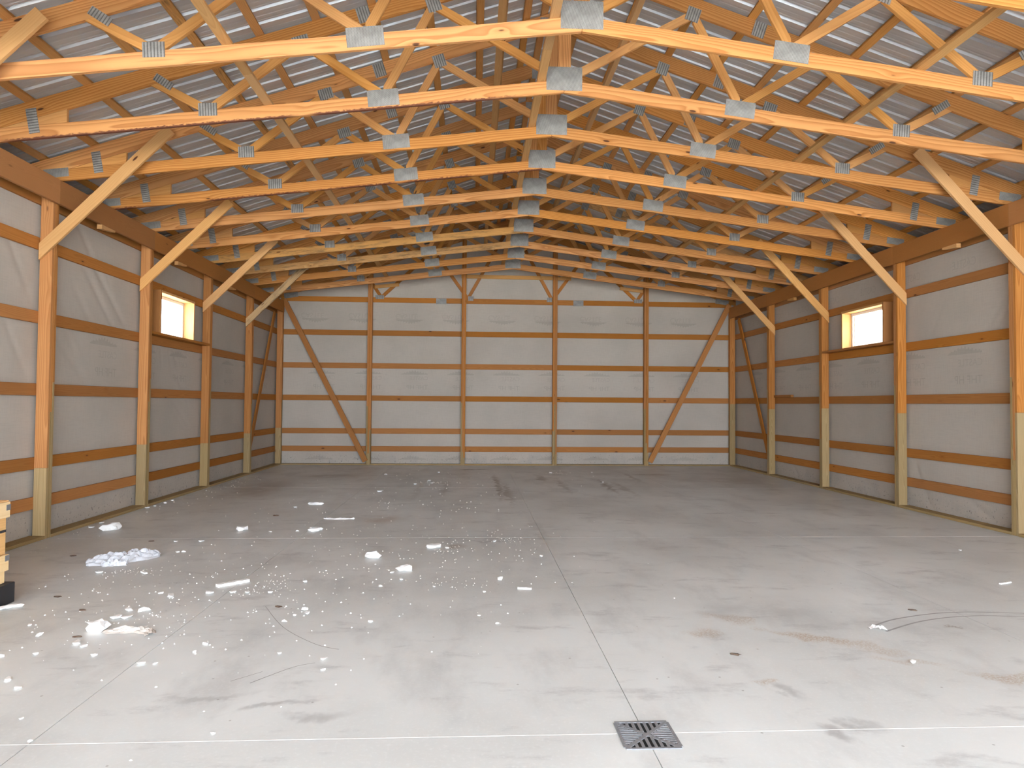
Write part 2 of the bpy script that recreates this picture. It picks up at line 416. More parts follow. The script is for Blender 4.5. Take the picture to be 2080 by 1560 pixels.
# ---------------------------------------------------------------- walls
import numpy as np
def wrinkle(U, V, seed, extra=()):
    r = random.Random(seed); d = np.zeros_like(U)
    folds = list(extra)
    for _ in range(40):
        folds.append((r.uniform(-13, 1), r.uniform(.1, 4.1), r.uniform(.35, 1.1)*r.choice((-1, -1, 1)), r.uniform(.4, 1.2), r.uniform(.03, .06), r.uniform(.003, .008)))
    for cu, cv, a, ln, w, h in folds:
        du, dv = U-cu, V-cv; p = du*math.cos(a)+dv*math.sin(a); q = -du*math.sin(a)+dv*math.cos(a)
        d += np.where(np.abs(p) < ln, h*np.exp(-(q/w)**2)*np.clip(1-(p/ln)**2, 0, 1), 0)
    return np.minimum(d + .001*(np.sin(U*2.1+seed)+1), .015)
FOLDS_L = ((-8.75, 3.55, -.85, .75, .035, .012), (-8.6, 3.45, -.80, .7, .03, .010), (-8.45, 2.95, -.75, .9, .04, .012), (-8.2, 3.05, -.72, .9, .035, .012), (-8.8, 2.75, -.8, .6, .05, .009),
           (-6.3, 2.4, -1.2, .35, .03, .009), (-6.1, 2.4, -.9, .4, .03, .009), (-6.6, 2.35, -1.4, .3, .03, .008), (-5.95, 1.5, -.6, .8, .04, .008))
FOLDS_R = ((-8.9, .25, .45, .8, .04, .011), (-6.2, .3, .5, .6, .03, .008), (-3.8, .35, .7, .6, .03, .009), (-3.4, .3, .7, .6, .03, .009), (-9.5, 2.9, -.9, .4, .03, .010), (-9.3, 2.85, -.9, .4, .03, .008))
FOLDS_B = ((-1.0+1.6, 3.95, -.35, 1.2, .05, .012), (.2, 3.9, -.4, .9, .05, .010), (1.8, 3.95, -.3, 1.0, .04, .010), (-2.2, 4.1, -.3, 1.0, .05, .010), (2.4, 2.8, -.5, .5, .04, .011), (2.0, 2.75, -.3, .7, .04, .010), (3.6, 2.7, .2, .8, .04, .009), (-4.6, 2.75, .1, 1.1, .04, .009), (-5.6, 3.9, .9, .5, .05, .015), (-5.75, 4.0, .9, .5, .05, .012))
WIN_Y = (-7.03, -5.77); WIN_Z = (2.692, 3.333)
def wrap_side(s, hole=True):
    bm = bmesh.new(); us = [FRONT_Y + i*(-12.6-FRONT_Y)/20 for i in range(20)] + [-12.6 + i*12.6/400 for i in range(401)]; us[-1] = .03
    def snap(seq, vals):
        for v in vals:
            i = min(range(len(seq)), key=lambda k: abs(seq[k]-v)); seq[i] = v
    vs = [4.2*i/110 for i in range(111)]; snap(us, WIN_Y); snap(vs, WIN_Z)
    U, V = np.meshgrid(np.array(us), np.array(vs), indexing='ij'); D = wrinkle(U, V, 3 if s < 0 else 11, FOLDS_L if s < 0 else FOLDS_R)
    g = [[bm.verts.new((s*(WX + .002 + D[i, j]), us[i], vs[j])) for j in range(len(vs))] for i in range(len(us))]
    for i in range(len(us)-1):
        for j in range(len(vs)-1):
            cu, cv = (us[i]+us[i+1])/2, (vs[j]+vs[j+1])/2
            if WIN_Y[0] < cu < WIN_Y[1] and WIN_Z[0] < cv < WIN_Z[1]: continue
            bm.faces.new((g[i][j], g[i+1][j], g[i+1][j+1], g[i][j+1]))
    return bm_mesh(bm, 'house_wrap', True)
def siding_side(s):
    bm = bmesh.new(); a, b = sorted((s*(WX+.018), s*(WX+.05)))
    box_bm(bm, (a, FRONT_Y, -.1), (b, WIN_Y[0], 4.20)); box_bm(bm, (a, WIN_Y[1], -.1), (b, .1, 4.20))
    box_bm(bm, (a, WIN_Y[0], -.1), (b, WIN_Y[1], WIN_Z[0])); box_bm(bm, (a, WIN_Y[0], WIN_Z[1]), (b, WIN_Y[1], 4.20))
    return bm_mesh(bm, 'siding')
WALL = {}
for s, nm in ((-1, 'wall_left'), (1, 'wall_right')):
    w = tag(mesh_obj(nm, siding_side(s), 'siding'), kind='structure'); WALL[s] = w
    mesh_obj('house_wrap', wrap_side(s), 'wrap', w)
    # girts between bays, nailed to the outer face of the posts
    for gi, z in enumerate(GZ):
        cuts = [FRONT_Y+.02] + [post_y(n)+POST_T/2 for n in (6, 4, 2)] + [.0] if gi % 2 else [FRONT_Y+.02] + [post_y(n)+POST_T/2 for n in (5, 3, 1)] + [.0]
        for a, b in zip(cuts, cuts[1:]):
            lumber('girt', (s*(GO+.0195), a, z), (s*(GO+.0195), b-.004, z), .14, .038, (s, 0, 0), 'girt', w)
    # outer header behind the posts, ledge on the slab, base board
    for a, b in zip((FRONT_Y, -12.2, -7.35, -2.5), (-12.2, -7.35, -2.5, .0)):
        block('outer_header', (min(s*(GO+.001), s*(GO+.039)), a, 3.905), (max(s*(GO+.001), s*(GO+.039)), b-.003, 4.19), 'header', w)
    for n in range(1, 8):
        a, b = (post_y(n)+POST_T+.002, post_y(n-1)-.002) if n < 7 else (FRONT_Y, post_y(6)-.002)
        block('sill_plate', (min(s*(PW-.004), s*(GO+.035)), a, .001), (max(s*(PW-.004), s*(GO+.035)), b, .039), 'treated', w)
    for a in ((-8.9, -6.54, -4.1) if s < 0 else (-8.88, -3.9)):
        bm = bmesh.new(); v = [(0, 0), (.34, .035), (.34, .06), (0, .06)] if s < 0 else [(0, 0), (.0, .06), (.30, .06), (.30, .03)]
        for x in (PW-.03, PW+.008): pass
        A = [bm.verts.new((s*(PW-.034), a+p, 3.871+q)) for p, q in v]; B = [bm.verts.new((s*(PW+.03), a+p, 3.871+q)) for p, q in v]
        bm.faces.new(A); bm.faces.new(B[::-1])
        for i in range(4): bm.faces.new((A[i], B[i], B[(i+1) % 4], A[(i+1) % 4]))
        mesh_obj('splintered_block', bm_mesh(bm, 'splintered_block'), 'spruce', w)

# back wall
def gable_wrap():
    bm = bmesh.new(); n, m = 300, 120
    xs = [-WX + 2*WX*i/n for i in range(n+1)]; g = []
    tops = np.array([RF(x) - .01 for x in xs]); U, J = np.meshgrid(np.array(xs), np.arange(m+1)/m, indexing='ij'); V = tops[:, None]*J
    D = wrinkle(U, V, 23, FOLDS_B)
    for i, x in enumerate(xs): g.append([bm.verts.new((x, .042 + D[i, j], V[i, j])) for j in range(m+1)])
    for i in range(n):
        for j in range(m): bm.faces.new((g[i][j], g[i+1][j], g[i+1][j+1], g[i][j+1]))
    return bm_mesh(bm, 'house_wrap', True)
def gable_siding(y0, y1, opening=None):
    bm = bmesh.new(); X = WX+.05
    def prism(pts):
        A = [bm.verts.new((x, y0, z)) for x, z in pts]; B = [bm.verts.new((x, y1, z)) for x, z in pts]
        bm.faces.new(A); bm.faces.new(B[::-1])
        for i in range(len(pts)): bm.faces.new((A[i], B[i], B[(i+1) % len(pts)], A[(i+1) % len(pts)]))
    for q in (-1, 1): prism([(q*X, 4.14), (q*6.54, 4.14), (q*6.54, RF(6.54)), (q*X, RF(X))])      # closed ends of the eave boxes
    if opening is None: prism([(-X, -.1), (X, -.1), (X, RF(X)), (0, RF(0)), (-X, RF(X))])
    else:
        ox, oz = opening
        prism([(-X, -.1), (-ox, -.1), (-ox, oz), (-X, oz)]); prism([(ox, -.1), (X, -.1), (X, oz), (ox, oz)])
        prism([(-X, oz), (X, oz), (X, max(RF(X), oz+.01)), (0, RF(0)), (-X, max(RF(X), oz+.01))])
    return bm_mesh(bm, 'siding')
WB = tag(mesh_obj('wall_back', gable_siding(.062, .10), 'siding'), kind='structure')
mesh_obj('house_wrap', gable_wrap(), 'wrap', WB)
for gi, z in enumerate(GZ):
    cuts = [-GO, -1.5*BAY, .5*BAY, GO] if gi % 2 else [-GO, -.5*BAY, 1.5*BAY, GO]
    for a, b in zip(cuts, cuts[1:]):
        lumber('girt', (a+.002, .0195, z), (b-.002, .0195, z), .14, .038, (0, 1, 0), 'girt', WB)
lumber('girt', (-1.30, .0195, 4.975), (1.62, .0195, 4.965), .10, .036, (0, 1, 0), 'spruce', WB)
for s in (-1, 1):
    lumber('short_girt', (s*3.555, -.02, 4.65), (s*2.93, -.02, 4.72), .085, .036, (0, 1, 0), 'spruce', WB)
_px = [-PW] + [j*BAY - (.03 if j > 0 else 0) for j in (-1.5, -.5, .5, 1.5)] + [PW]
for a, b in zip(_px, _px[1:]):
    block('sill_plate', (a + (.06 if a > -5 else .002), -.13, .001), (b - (.06 if b < 5 else .002), .035, .030), 'treated', WB)
# front wall with the wide open doorway the daylight comes through
WF = tag(mesh_obj('wall_front', gable_siding(FRONT_Y-.06, FRONT_Y-.0, (5.7, 4.55)), 'siding'), kind='structure')

# windows
for i, s in enumerate((-1, 1)):
    y0, y1 = WIN_Y; z0, z1 = WIN_Z; B0 = post_y(3)+POST_T; B1 = post_y(2)
    X = lambda a: s*a
    def sb(nm, xa, ya, za, xb, yb, zb, mt, par, bev=.003):
        return block(nm, (min(X(xa), X(xb)), ya, za), (max(X(xa), X(xb)), yb, zb), mt, par, bev)
    wi = sb('window_%d' % (i+1), WX-.002, y0, z0, WX+.048, y0+.045, z1, 'vinyl', None)      # near stile of the vinyl frame
    tag(wi, kind='structure')
    sb('frame_stile', WX-.002, y1-.045, z0, WX+.048, y1, z1, 'vinyl', wi)
    sb('frame_rail', WX-.002, y0+.045, z1-.05, WX+.048, y1-.045, z1, 'vinyl', wi)
    sb('frame_rail', WX-.002, y0+.045, z0, WX+.048, y1-.045, z0+.04, 'vinyl', wi)
    sb('sash_stile', WX+.006, y0+.05, z0+.04, WX+.036, y0+.075, z1-.05, 'vinyl', wi)
    sb('sash_stile', WX+.006, y1-.10, z0+.04, WX+.036, y1-.072, z1-.05, 'vinyl', wi)
    sb('glass_pane', WX+.02, y0+.045, z0+.04, WX+.024, y1-.045, z1-.05, 'glass', wi, 0)
    sb('jamb_board', PW+.001, y0-.038, z0-.002, WX-.004, y0, z1+.038, 'girt', wi)
    sb('jamb_board', PW+.001, y1, z0-.002, WX-.004, y1+.038, z1+.038, 'spruce', wi)
    sb('head_board', PW+.001, y0, z1, WX-.004, y1, z1+.038, 'spruce', wi)
    sb('sill_board', PW-.001, B0+.003, z0-.040, WX-.004, B1-.003, z0-.002, 'girt', wi)
    portal('window_portal', (s*(WX+.06), (y0+y1)/2, (z0+z1)/2), (0, math.radians(90)*s, 0), z1-z0, y1-y0)

# ---------------------------------------------------------------- laminated posts
ORD = ['at the back corner', 'first in front of the back corner', 'second from the back corner', 'third from the back corner', 'fourth from the back corner']
def post(name, x0, x1, y0, y1, axis, splices, top, label, cat, group):
    e = tag(empty(name, ((x0+x1)/2, (y0+y1)/2, 0)), label, cat, group)
    for k in range(3):
        if axis == 'y': a, b = y0 + (y1-y0)*k/3, y0 + (y1-y0)*(k+1)/3; lo = lambda z: (x0, a, z); hi = lambda z: (x1, b-.0006, z)
        else: a, b = x0 + (x1-x0)*k/3, x0 + (x1-x0)*(k+1)/3; lo = lambda z: (a, y0, z); hi = lambda z: (b-.0006, y1, z)
        z = splices[k]
        block('treated_ply', lo(.001), hi(z), 'treated', e, .002)
        block('upper_ply', lo(z+.001), hi(top), 'post', e, .002)
    return e
SPL = {0: .95, 1: .91, 2: .83, 3: .95, 4: .82, 5: .9, 6: .9, 7: .9}; SPR = {0: 1.65, 1: 1.54, 2: 1.57, 3: 1.51, 4: 1.55, 5: 1.5, 6: 1.5, 7: 1.5}
for n in range(0, 7):
    y = post_y(n)
    for s, sp, side in ((-1, SPL, 'left'), (1, SPR, 'right')):
        x0, x1 = sorted((s*PW, s*GO))
        top = 4.20
        if n <= 4: lb = f'laminated wooden wall post of the {side} wall, {ORD[n]}'
        else: lb = f'laminated wooden wall post of the {side} wall, {"fifth" if n == 5 else "sixth"} from the back, out of frame'
        spl = (sp[n], sp[n]+.65, sp[n]+1.0) if s < 0 else (sp[n], sp[n]-.6, sp[n]+.45)
        post('wall_post', x0, x1, y, y+POST_T, 'y', spl, top, lb, 'post', f'posts of the {side} wall')
for i, (j, nmx) in enumerate(zip((-1.5, -.5, .5, 1.5), ('leftmost', 'second from the left', 'second from the right', 'rightmost'))):
    x = j*BAY - (.03 if j > 0 else 0)
    post('gable_post', x-POST_T/2, x+POST_T/2, -.138, .0, 'x', ((1.52, .3, .91), (1.63, .35, .2), (.9, 1.6, .3), (1.5, .6, .35))[i], TC(x)-.02,
         f'tall laminated post standing against the back wall, {nmx} of four', 'post', 'posts of the back wall')

# headers carrying the trusses
for s, side in ((-1, 'left'), (1, 'right')):
    e = tag(empty('header_beam', (s*(PW-.019), -8.6, HDR[0])), f'long brown header beam along the top of the {side} wall carrying the trusses', 'beam')
    cuts = [FRONT_Y+.01, post_y(6)+.057, post_y(4)+.057, post_y(3)+.057, post_y(1)+.057, -.14]
    for k, (a, b) in enumerate(zip(cuts, cuts[1:])):
        block('header_board', (min(s*(PW-.001), s*(PW-.039)), a, HDR[0]), (max(s*(PW-.001), s*(PW-.039)), b-.004, HDR[1]), 'header', e)

# ---------------------------------------------------------------- scissor trusses
def plate(parent, c, w, h, ang, kind, name='connector_plate', y=-.0035, yb=None):
    k = ('plate', round(w, 3), round(h, 3), kind)
    if k not in _cache:
        bm = bmesh.new(); box_bm(bm, (-w/2, -h/2, -.0015), (w/2, h/2, .0015))
        me = bm_mesh(bm, 'connector_plate'); me.materials.append(M[kind]); _cache[k] = me
    x = Vector((math.cos(ang), 0, math.sin(ang))); z = Vector((-math.sin(ang), 0, math.cos(ang))); n = x.cross(z)
    m = Matrix((x, z, n)).transposed().to_4x4(); m.translation = (c[0], y+(WM[parent.name].translation.y if yb is None else yb), c[1])
    return mesh_obj(name, _cache[k], None, parent, m)
def scissor(y, label, mats=None):
    e = tag(empty('roof_truss', (0, y, 4.2)), label, 'truss', 'scissor roof trusses')
    sb = math.atan(.121); st = math.atan(1/3); T = .038; mt = dict(bc_l='pine', bc_r='pine', tc_l='pine', tc_r='pine')
    if mats: mt.update(mats)
    xe = 6.10
    for s, d in ((-1, 'l'), (1, 'r')):
        bc = member('bottom_chord', [(s*.0015, BCB(0)), (s*xe, BCB(xe)), (s*xe, TC(xe)-.002), (s*5.82, BCT(5.82)), (s*.0015, BCT(0))], -s*sb if s > 0 else sb, y, T, mt['bc_'+d], e)
        tc = member('top_chord', [(s*.0015, TC(0)), (s*6.45, TC(6.45)), (s*6.45, TC(6.45)+TCT), (s*.0015, TC(0)+TCT)], -s*st if s > 0 else st, y, T, mt['tc_'+d], e)
        member('heel_wedge', [(s*5.154, BCT(5.154)+.001), (s*5.80, BCT(5.80)+.001), (s*5.154, TC(5.154)-.001)], -s*.22, y, T, 'pine_web', e)
        B1, B2, T1, T2 = (3.735, BCT(3.735)), (1.925, BCT(1.925)), (2.79, TC(2.79)), (1.405, TC(1.405))
        for p, q, xa, xb in (((4.30, TC(4.30)+.03), B1, 3.735, 9), (B1, T1, 2.79, 3.735), (T1, B2, 1.925, 2.79), (B2, T2, 1.405, 1.925), (T2, (.05, 5.115), .073, 1.405)):
            dx, dz = q[0]-p[0], q[1]-p[1]; L = math.hypot(dx, dz); dx /= L; dz /= L
            poly = strip((p[0]-dx*.15, p[1]-dz*.15), (q[0]+dx*.15, q[1]+dz*.15), .089)
            poly = clip(poly, -.121, -1, -(5.096)-.001 + 0) if False else poly
            # above the bottom chord: z >= 5.096 - .121 x ; below the top chord: z <= 6.332 - x/3
            poly = clip(poly, -.121, -1.0, -5.0975); poly = clip(poly, 1/3, 1.0, 6.3305)
            poly = clip(poly, -1, 0, -xa-.0008); poly = clip(poly, 1, 0, xb-.0008)
            if len(poly) < 3: continue
            ps = [(s*a, b) for a, b in poly]
            member('web', ps, math.atan2(dz, s*dx), y, T, 'pine_web', e)
        wa = math.atan2(.624, s)
        plate(tc, (s*4.19, 4.927), .21, .080, wa, 'plate_ribbed', yb=y)
        plate(bc, (s*3.735, 4.652), .19, .135, -s*sb*.5, 'plate_ribbed', yb=y)
        plate(tc, (s*2.79, 5.40), .175, .135, -s*st, 'plate_ribbed', yb=y)
        plate(bc, (s*1.925, 4.835), .33, .175, -s*sb, 'plate', yb=y)
        plate(tc, (s*1.405, 5.86), .15, .155, -s*st, 'plate_ribbed', yb=y)
        plate(tc, (s*2.14, 5.72), .14, .17, -s*st, 'plate_ribbed', yb=y)
        plate(bc, (s*5.49, 4.478), .26, .105, math.pi/2 - s*.18, 'plate_ribbed', yb=y)
        plate(bc, (s*5.965, 4.335), .29, .105, -s*sb, 'plate', yb=y)
    member('king_post', [(-.0705, BCT(.0705)+.001), (.0705, BCT(.0705)+.001), (.0705, TC(.0705)-.001), (0, TC(0)-.001), (-.0705, TC(.0705)-.001)], math.pi/2, y, T, 'pine', e)
    plate(e, (0, 5.103), .385, .255, 0, 'plate')
    plate(e, (0, 6.36), .30, .20, 0, 'plate')
    return e
NTH = {1: 'first and nearest to the camera', 2: 'second from the camera', 3: 'third from the camera', 4: 'fourth from the camera', 5: 'fifth from the camera', 6: 'sixth from the camera',
       7: 'seventh from the camera', 8: 'eighth from the camera', 9: 'ninth from the camera', 10: 'tenth and last before the back wall',
       0: 'above the picture, first over the doorway side', -1: 'above the picture, second over the doorway side', -2: 'above the picture, third over the doorway side', -3: 'directly above the doorway'}
T0 = scissor(truss_y(1), 'orange pine scissor roof truss, ' + NTH[1])
for k in (3, 5, 6, 9, 10, 0, -1, -2):
    copy_tree(T0, Matrix.Translation((0, truss_y(k), 4.2)), 'orange pine scissor roof truss, ' + NTH[k])
scissor(truss_y(7), 'pine scissor roof truss with dark stained lower left chord, ' + NTH[7], {'bc_l': 'dirty_pine'})
scissor(truss_y(8), 'pine scissor roof truss with dark stained lower left chord, ' + NTH[8], {'bc_l': 'dirty_pine', 'tc_r': 'dirty_pine'})

scissor(truss_y(2), 'pine scissor roof truss with bark along the lower left chord, ' + NTH[2], {'bc_l': 'wane'})
scissor(truss_y(4), 'pine scissor roof truss with bark along the lower left chord, ' + NTH[4], {'bc_l': 'wane'})

# gable truss with a level bottom chord, behind the back posts
def gable_truss():
    y, T = .0015, .036
    e = tag(empty('gable_truss', (0, y, 4.25)), 'flat bottomed gable truss fixed against the top of the back wall', 'truss')
    for a, b in ((-5.98, -1.84), (-1.84, 1.80), (1.80, 5.98)):
        lumber('bottom_chord', (a+.001, y+.018, 4.315), (b-.001, y+.018, 4.315), .132, T, (0, 1, 0), 'girt', e)
    st = math.atan(1/3)
    for s in (-1, 1):
        member('top_chord', [(s*.0015, TC(0)), (s*6.10, TC(6.10)), (s*6.10, TC(6.10)+TCT), (s*.0015, TC(0)+TCT)], -s*st if s > 0 else st, y, T, 'pine', e)
        for p, q in (((1.12, 4.381), (2.05, TC(2.05))), ((1.12, 4.381), (.05, TC(.05))), ((3.39, 4.381), (3.84, TC(3.84))), ((3.39, 4.381), (2.05, TC(2.05)))):
            poly = strip(p, q, .085); poly = clip(poly, 0, -1, -4.3825); poly = clip(poly, 1/3, 1, 6.331)
            lim = p[0]
            poly = clip(poly, -1, 0, -lim-.0005) if q[0] > lim else clip(poly, 1, 0, lim-.0005)
            poly = clip(poly, -1, 0, -.002)
            if abs(q[0]-2.05) < .01: poly = clip(poly, 1, 0, 2.0495) if p[0] < 2 else clip(poly, -1, 0, -2.0505)
            member('web', [(s*a, b) for a, b in poly], math.atan2(q[1]-p[1], s*(q[0]-p[0])), y, T, 'girt', e)
        plate(e, (s*1.045, 4.385), .14, .12, 0, 'plate_ribbed'); plate(e, (s*3.43, 4.385), .22, .10, 0, 'plate_ribbed')
        plate(e, (s*1.82, 4.30), .27, .15, 0, 'plate'); plate(e, (s*5.72, 4.40), .36, .13, -s*.15, 'plate')
    return e
gable_truss()

# ---------------------------------------------------------------- knee braces, diagonal braces, long runners
KN = {1: 'first from the back corner', 2: 'second from the back corner', 3: 'third from the back corner', 4: 'fourth from the back corner', 5: 'cut off by the picture corner'}
for n in range(1, 6):
    for s, side in ((-1, 'left'), (1, 'right')):
        y = post_y(n) - .0215
        if s < 0: lo, hi = ((6.0, 3.36), (4.56, 4.83)) if n in (4, 5) else ((5.985, 3.40), (4.70, 4.68))
        else: lo, hi = ((5.985, 3.38), (4.60, 4.84))
        mt = {(-1, 1): 'weathered', (-1, 3): 'spruce'}.get((s, n), 'spruce')
        # plumb cut at the post end
        poly = strip((s*(lo[0]+.08), lo[1]-.08), (s*hi[0], hi[1]), .135)
        poly = clip(poly, s, 0, GO-.008)
        dx, dz = s*(hi[0]-lo[0]), hi[1]-lo[1]
        o = member('knee_brace', poly, math.atan2(dz, dx), y-.019, .037, mt, None)
        w = 'grey weathered' if mt == 'weathered' else 'pale'
        tag(o, f'{w} diagonal knee brace from {side} wall post to truss, {KN[n]}', 'brace', f'knee braces of the {side} wall')
for s, side in ((-1, 'left'), (1, 'right')):
    o = lumber('diagonal_brace', (s*5.86, -.161, 4.26 if s < 0 else 4.30), (s*3.72, -.161, .10), .135, .036, (0, 1, 0), 'girt')
    tag(o, f'long diagonal brace across the {side} bay of the back wall', 'brace')
    o = lumber('diagonal_brace', (s*(GO-.022), -.45, 3.88), (s*(GO-.022), -2.36, .30), .13, .034, (1, 0, 0), 'girt')
    tag(o, f'long diagonal brace in the last bay of the {side} wall', 'brace')
RUN = ((-3.12, 'left'), (-.25, 'middle'), (3.15, 'right'))
for x, nm in RUN:
    z = BCT(x) + .0205; an = math.atan(.121)*(1 if x < 0 else -1)
    e = tag(empty('lateral_runner', (x, -8, z-.02)), f'long grey-brown runner lying across the bottom chords, {nm} of three', 'runner', 'runners on the bottom chords')
    for a, b in ((-16.9, -11.6), (-11.6, -6.8), (-6.8, -1.0)):
        lumber('runner_board', (x, a, z), (x, b-.003, z), .089, .038, (-math.sin(an), 0, math.cos(an)), 'runner', e)
for x, nm in ((-.715, 'left'), (.665, 'right')):
    wa = math.atan(.549)
    ang = wa if x > 0 else -wa
    n = Vector((-math.sin(ang), 0, math.cos(ang)))
    # top edge of the inner web
    zc = 5.115 + .549*(abs(x)-.05)
    p = Vector((x, 0, zc)) + n*(.0445+.0205)
    e = tag(empty('lateral_runner', (p.x, -8, p.z)), f'long runner fixed along the inner webs under the ridge, {nm} of the pair', 'runner', 'runners under the ridge')
    for a, b in ((-16.9, -13.0), (-13.0, -8.2), (-8.2, -1.0)):
        lumber('runner_board', (p.x, a, p.z), (p.x, b-.003, p.z), .089, .038, n, 'runner', e)

# scrap board on a girt of the right wall
o = block('scrap_board', (GO-.03, -3.44, GZ[2]+.071), (GO+.035, -2.48, GZ[2]+.125), 'girt')
tag(o, 'short scrap of lumber lying on a girt of the right wall', 'board')

# ---------------------------------------------------------------- printing on the house wrap
def text_mesh(s, h):
    cu = bpy.data.curves.new('print', 'FONT'); cu.body = s; cu.size = 1.0
    ob = bpy.data.objects.new('print', cu); COL.objects.link(ob)
    dg = bpy.context.evaluated_depsgraph_get(); me = bpy.data.meshes.new_from_object(ob.evaluated_get(dg))
    bpy.data.objects.remove(ob); bpy.data.curves.remove(cu)
    xs = [v.co.x for v in me.vertices]; ys = [v.co.y for v in me.vertices]; k = h/(max(ys)-min(ys)); x0, y0 = min(xs), min(ys)
    for v in me.vertices: v.co.x = (v.co.x-x0)*k; v.co.y = (v.co.y-y0)*k; v.co.z = 0
    return me, (max(xs)-x0)*k
def skyline():
    r = random.Random(4); pts = [(0, 0)]; x = 0
    hs = [.03, .05, .035, .06, .045, .08, .065, .10, .075, .12, .09, .115, .085, .10, .06, .075, .05, .055, .035, .02]
    for h in hs:
        pts += [(x, h), (x+.7/len(hs)*.98, h)]; x += .7/len(hs)
    pts.append((.7, 0))
    bm = bmesh.new()
    for i in range(len(hs)):
        a, b = i*.7/len(hs), (i+1)*.7/len(hs); h = hs[i]
        q = [bm.verts.new(p+(0,)) for p in ((a, 0), (b, 0), (b, h*.8), ((a+b)/2, h), (a, h*.8))]; bm.faces.new(q)
    return bm_mesh(bm, 'print')
TXT, tw = text_mesh('CASTLE', .10); HP, hw = text_mesh('THF HP', .115); SKY = skyline()
for me, mt in ((TXT, 'print_light'), (HP, 'print'), (SKY, 'print')): me.materials.clear(); me.materials.append(M[mt])
def stamp(me, wall, org, ux, uz, nm):
    n = Vector(ux).cross(Vector(uz)); m = Matrix((Vector(ux), Vector(uz), n)).transposed().to_4x4(); m.translation = org
    mesh_obj(nm, me, None, wall, m)
yb = .0405
for i in range(10):                       # top row of the back wall: upside down
    x = -5.46 + 1.222*i
    if x > 5.3: break
    stamp(TXT, WB, (x, yb, 3.95), (1.2, 0, 0), (0, 0, -1.3), 'printed_lettering'); stamp(SKY, WB, (x+.02, yb, 3.81), (1, 0, 0), (0, 0, -1), 'printed_skyline')
for i in range(10):                       # middle row: mirrored, read from outside
    x = -4.57 + 1.208*i
    if x < -5.3 or x > 5.8: continue
    stamp(SKY, WB, (x, yb, 2.36), (-1, 0, 0), (0, 0, 1), 'printed_skyline'); stamp(TXT, WB, (x, yb, 2.215), (-1, 0, 0), (0, 0, 1), 'printed_lettering')
    stamp(HP, WB, (x, yb, 1.97), (-1, 0, 0), (0, 0, 1), 'printed_lettering'); stamp(SKY, WB, (x-.03, yb, .13), (-1, 0, 0), (0, 0, 1), 'printed_skyline')
for s in (-1, 1):
    w = WALL[s]; xx = s*(WX+.0005); ydir = (0, -s*-1, 0)
    for i in range(9):
        y = -9.07 + 1.21*i*1.0
        if y > -.8: break
        a = y if s > 0 else y+.35
        # seen from inside the lettering is mirrored
        ux = (0, 1, 0) if s > 0 else (0, -1, 0)
        a2 = a if s > 0 else a+.7
        def free(z0, z1, ya, yb_): return not (WIN_Y[0]-.1 < max(ya, yb_) and min(ya, yb_) < WIN_Y[1]+.1 and z1 > WIN_Z[0]-.1 and z0 < WIN_Z[1]+.1)
        stamp(SKY, w, (xx, a2, 2.375), ux, (0, 0, 1), 'printed_skyline'); stamp(TXT, w, (xx, a2, 2.20), ux, (0, 0, 1), 'printed_lettering'); stamp(HP, w, (xx, a2, 1.95), ux, (0, 0, 1), 'printed_lettering')
        if s > 0: stamp(TXT, w, (xx, a2+.1, 3.62), ux, (0, 0, 1.2), 'printed_lettering')

# ---------------------------------------------------------------- floor drain
DX, DY, DS = -.078, -14.852, .133
dr = tag(empty('floor_drain', (DX, DY, 0)), 'square cast iron floor drain grate on the centre joint', 'drain')
block('pit_shade', (DX-DS+.004, DY-DS+.004, .0004), (DX+DS-.004, DY+DS-.004, .0012), 'pit_shade', dr, 0)  # thin black plate on the slab, painted shade in place of a real hole
for a in (-1, 1):
    block('rim', (DX-DS, DY+a*DS-.008, .0004), (DX+DS, DY+a*DS+.008, .005), 'iron', dr, .001)
    block('rim', (DX+a*DS-.008, DY-DS+.009, .0004), (DX+a*DS+.008, DY+DS-.009, .005), 'iron', dr, .001)
    lumber('rib', (DX-DS*.98, DY-a*DS*.98, .0025), (DX+DS*.98, DY+a*DS*.98, .0025), .020, .0042+.0003*a, (0, 0, 1), 'iron', dr, .001)
    for k in range(-3, 4):
        u = k*.030
        if abs(u) < DS-.03:
            lumber('bar', (DX+u+.015, DY+a*(abs(u+.015)+.012), .0025), (DX+u+.015, DY+a*(DS-.008), .0025), .015, .0040, (0, 0, 1), 'iron', dr, .001)
    for k in range(-6, 6):
        u = k*.0185+.00925
        if abs(u) < DS-.02:
            lumber('bar', (DX+a*(abs(u)+.014), DY+u, .0025), (DX+a*(DS-.008), DY+u, .0025), .0105, .0040, (0, 0, 1), 'iron', dr, .001)
lumber('hub', (DX-.02, DY, .0025), (DX+.02, DY, .0025), .036, .0048, (0, 0, 1), 'iron', dr, .002)

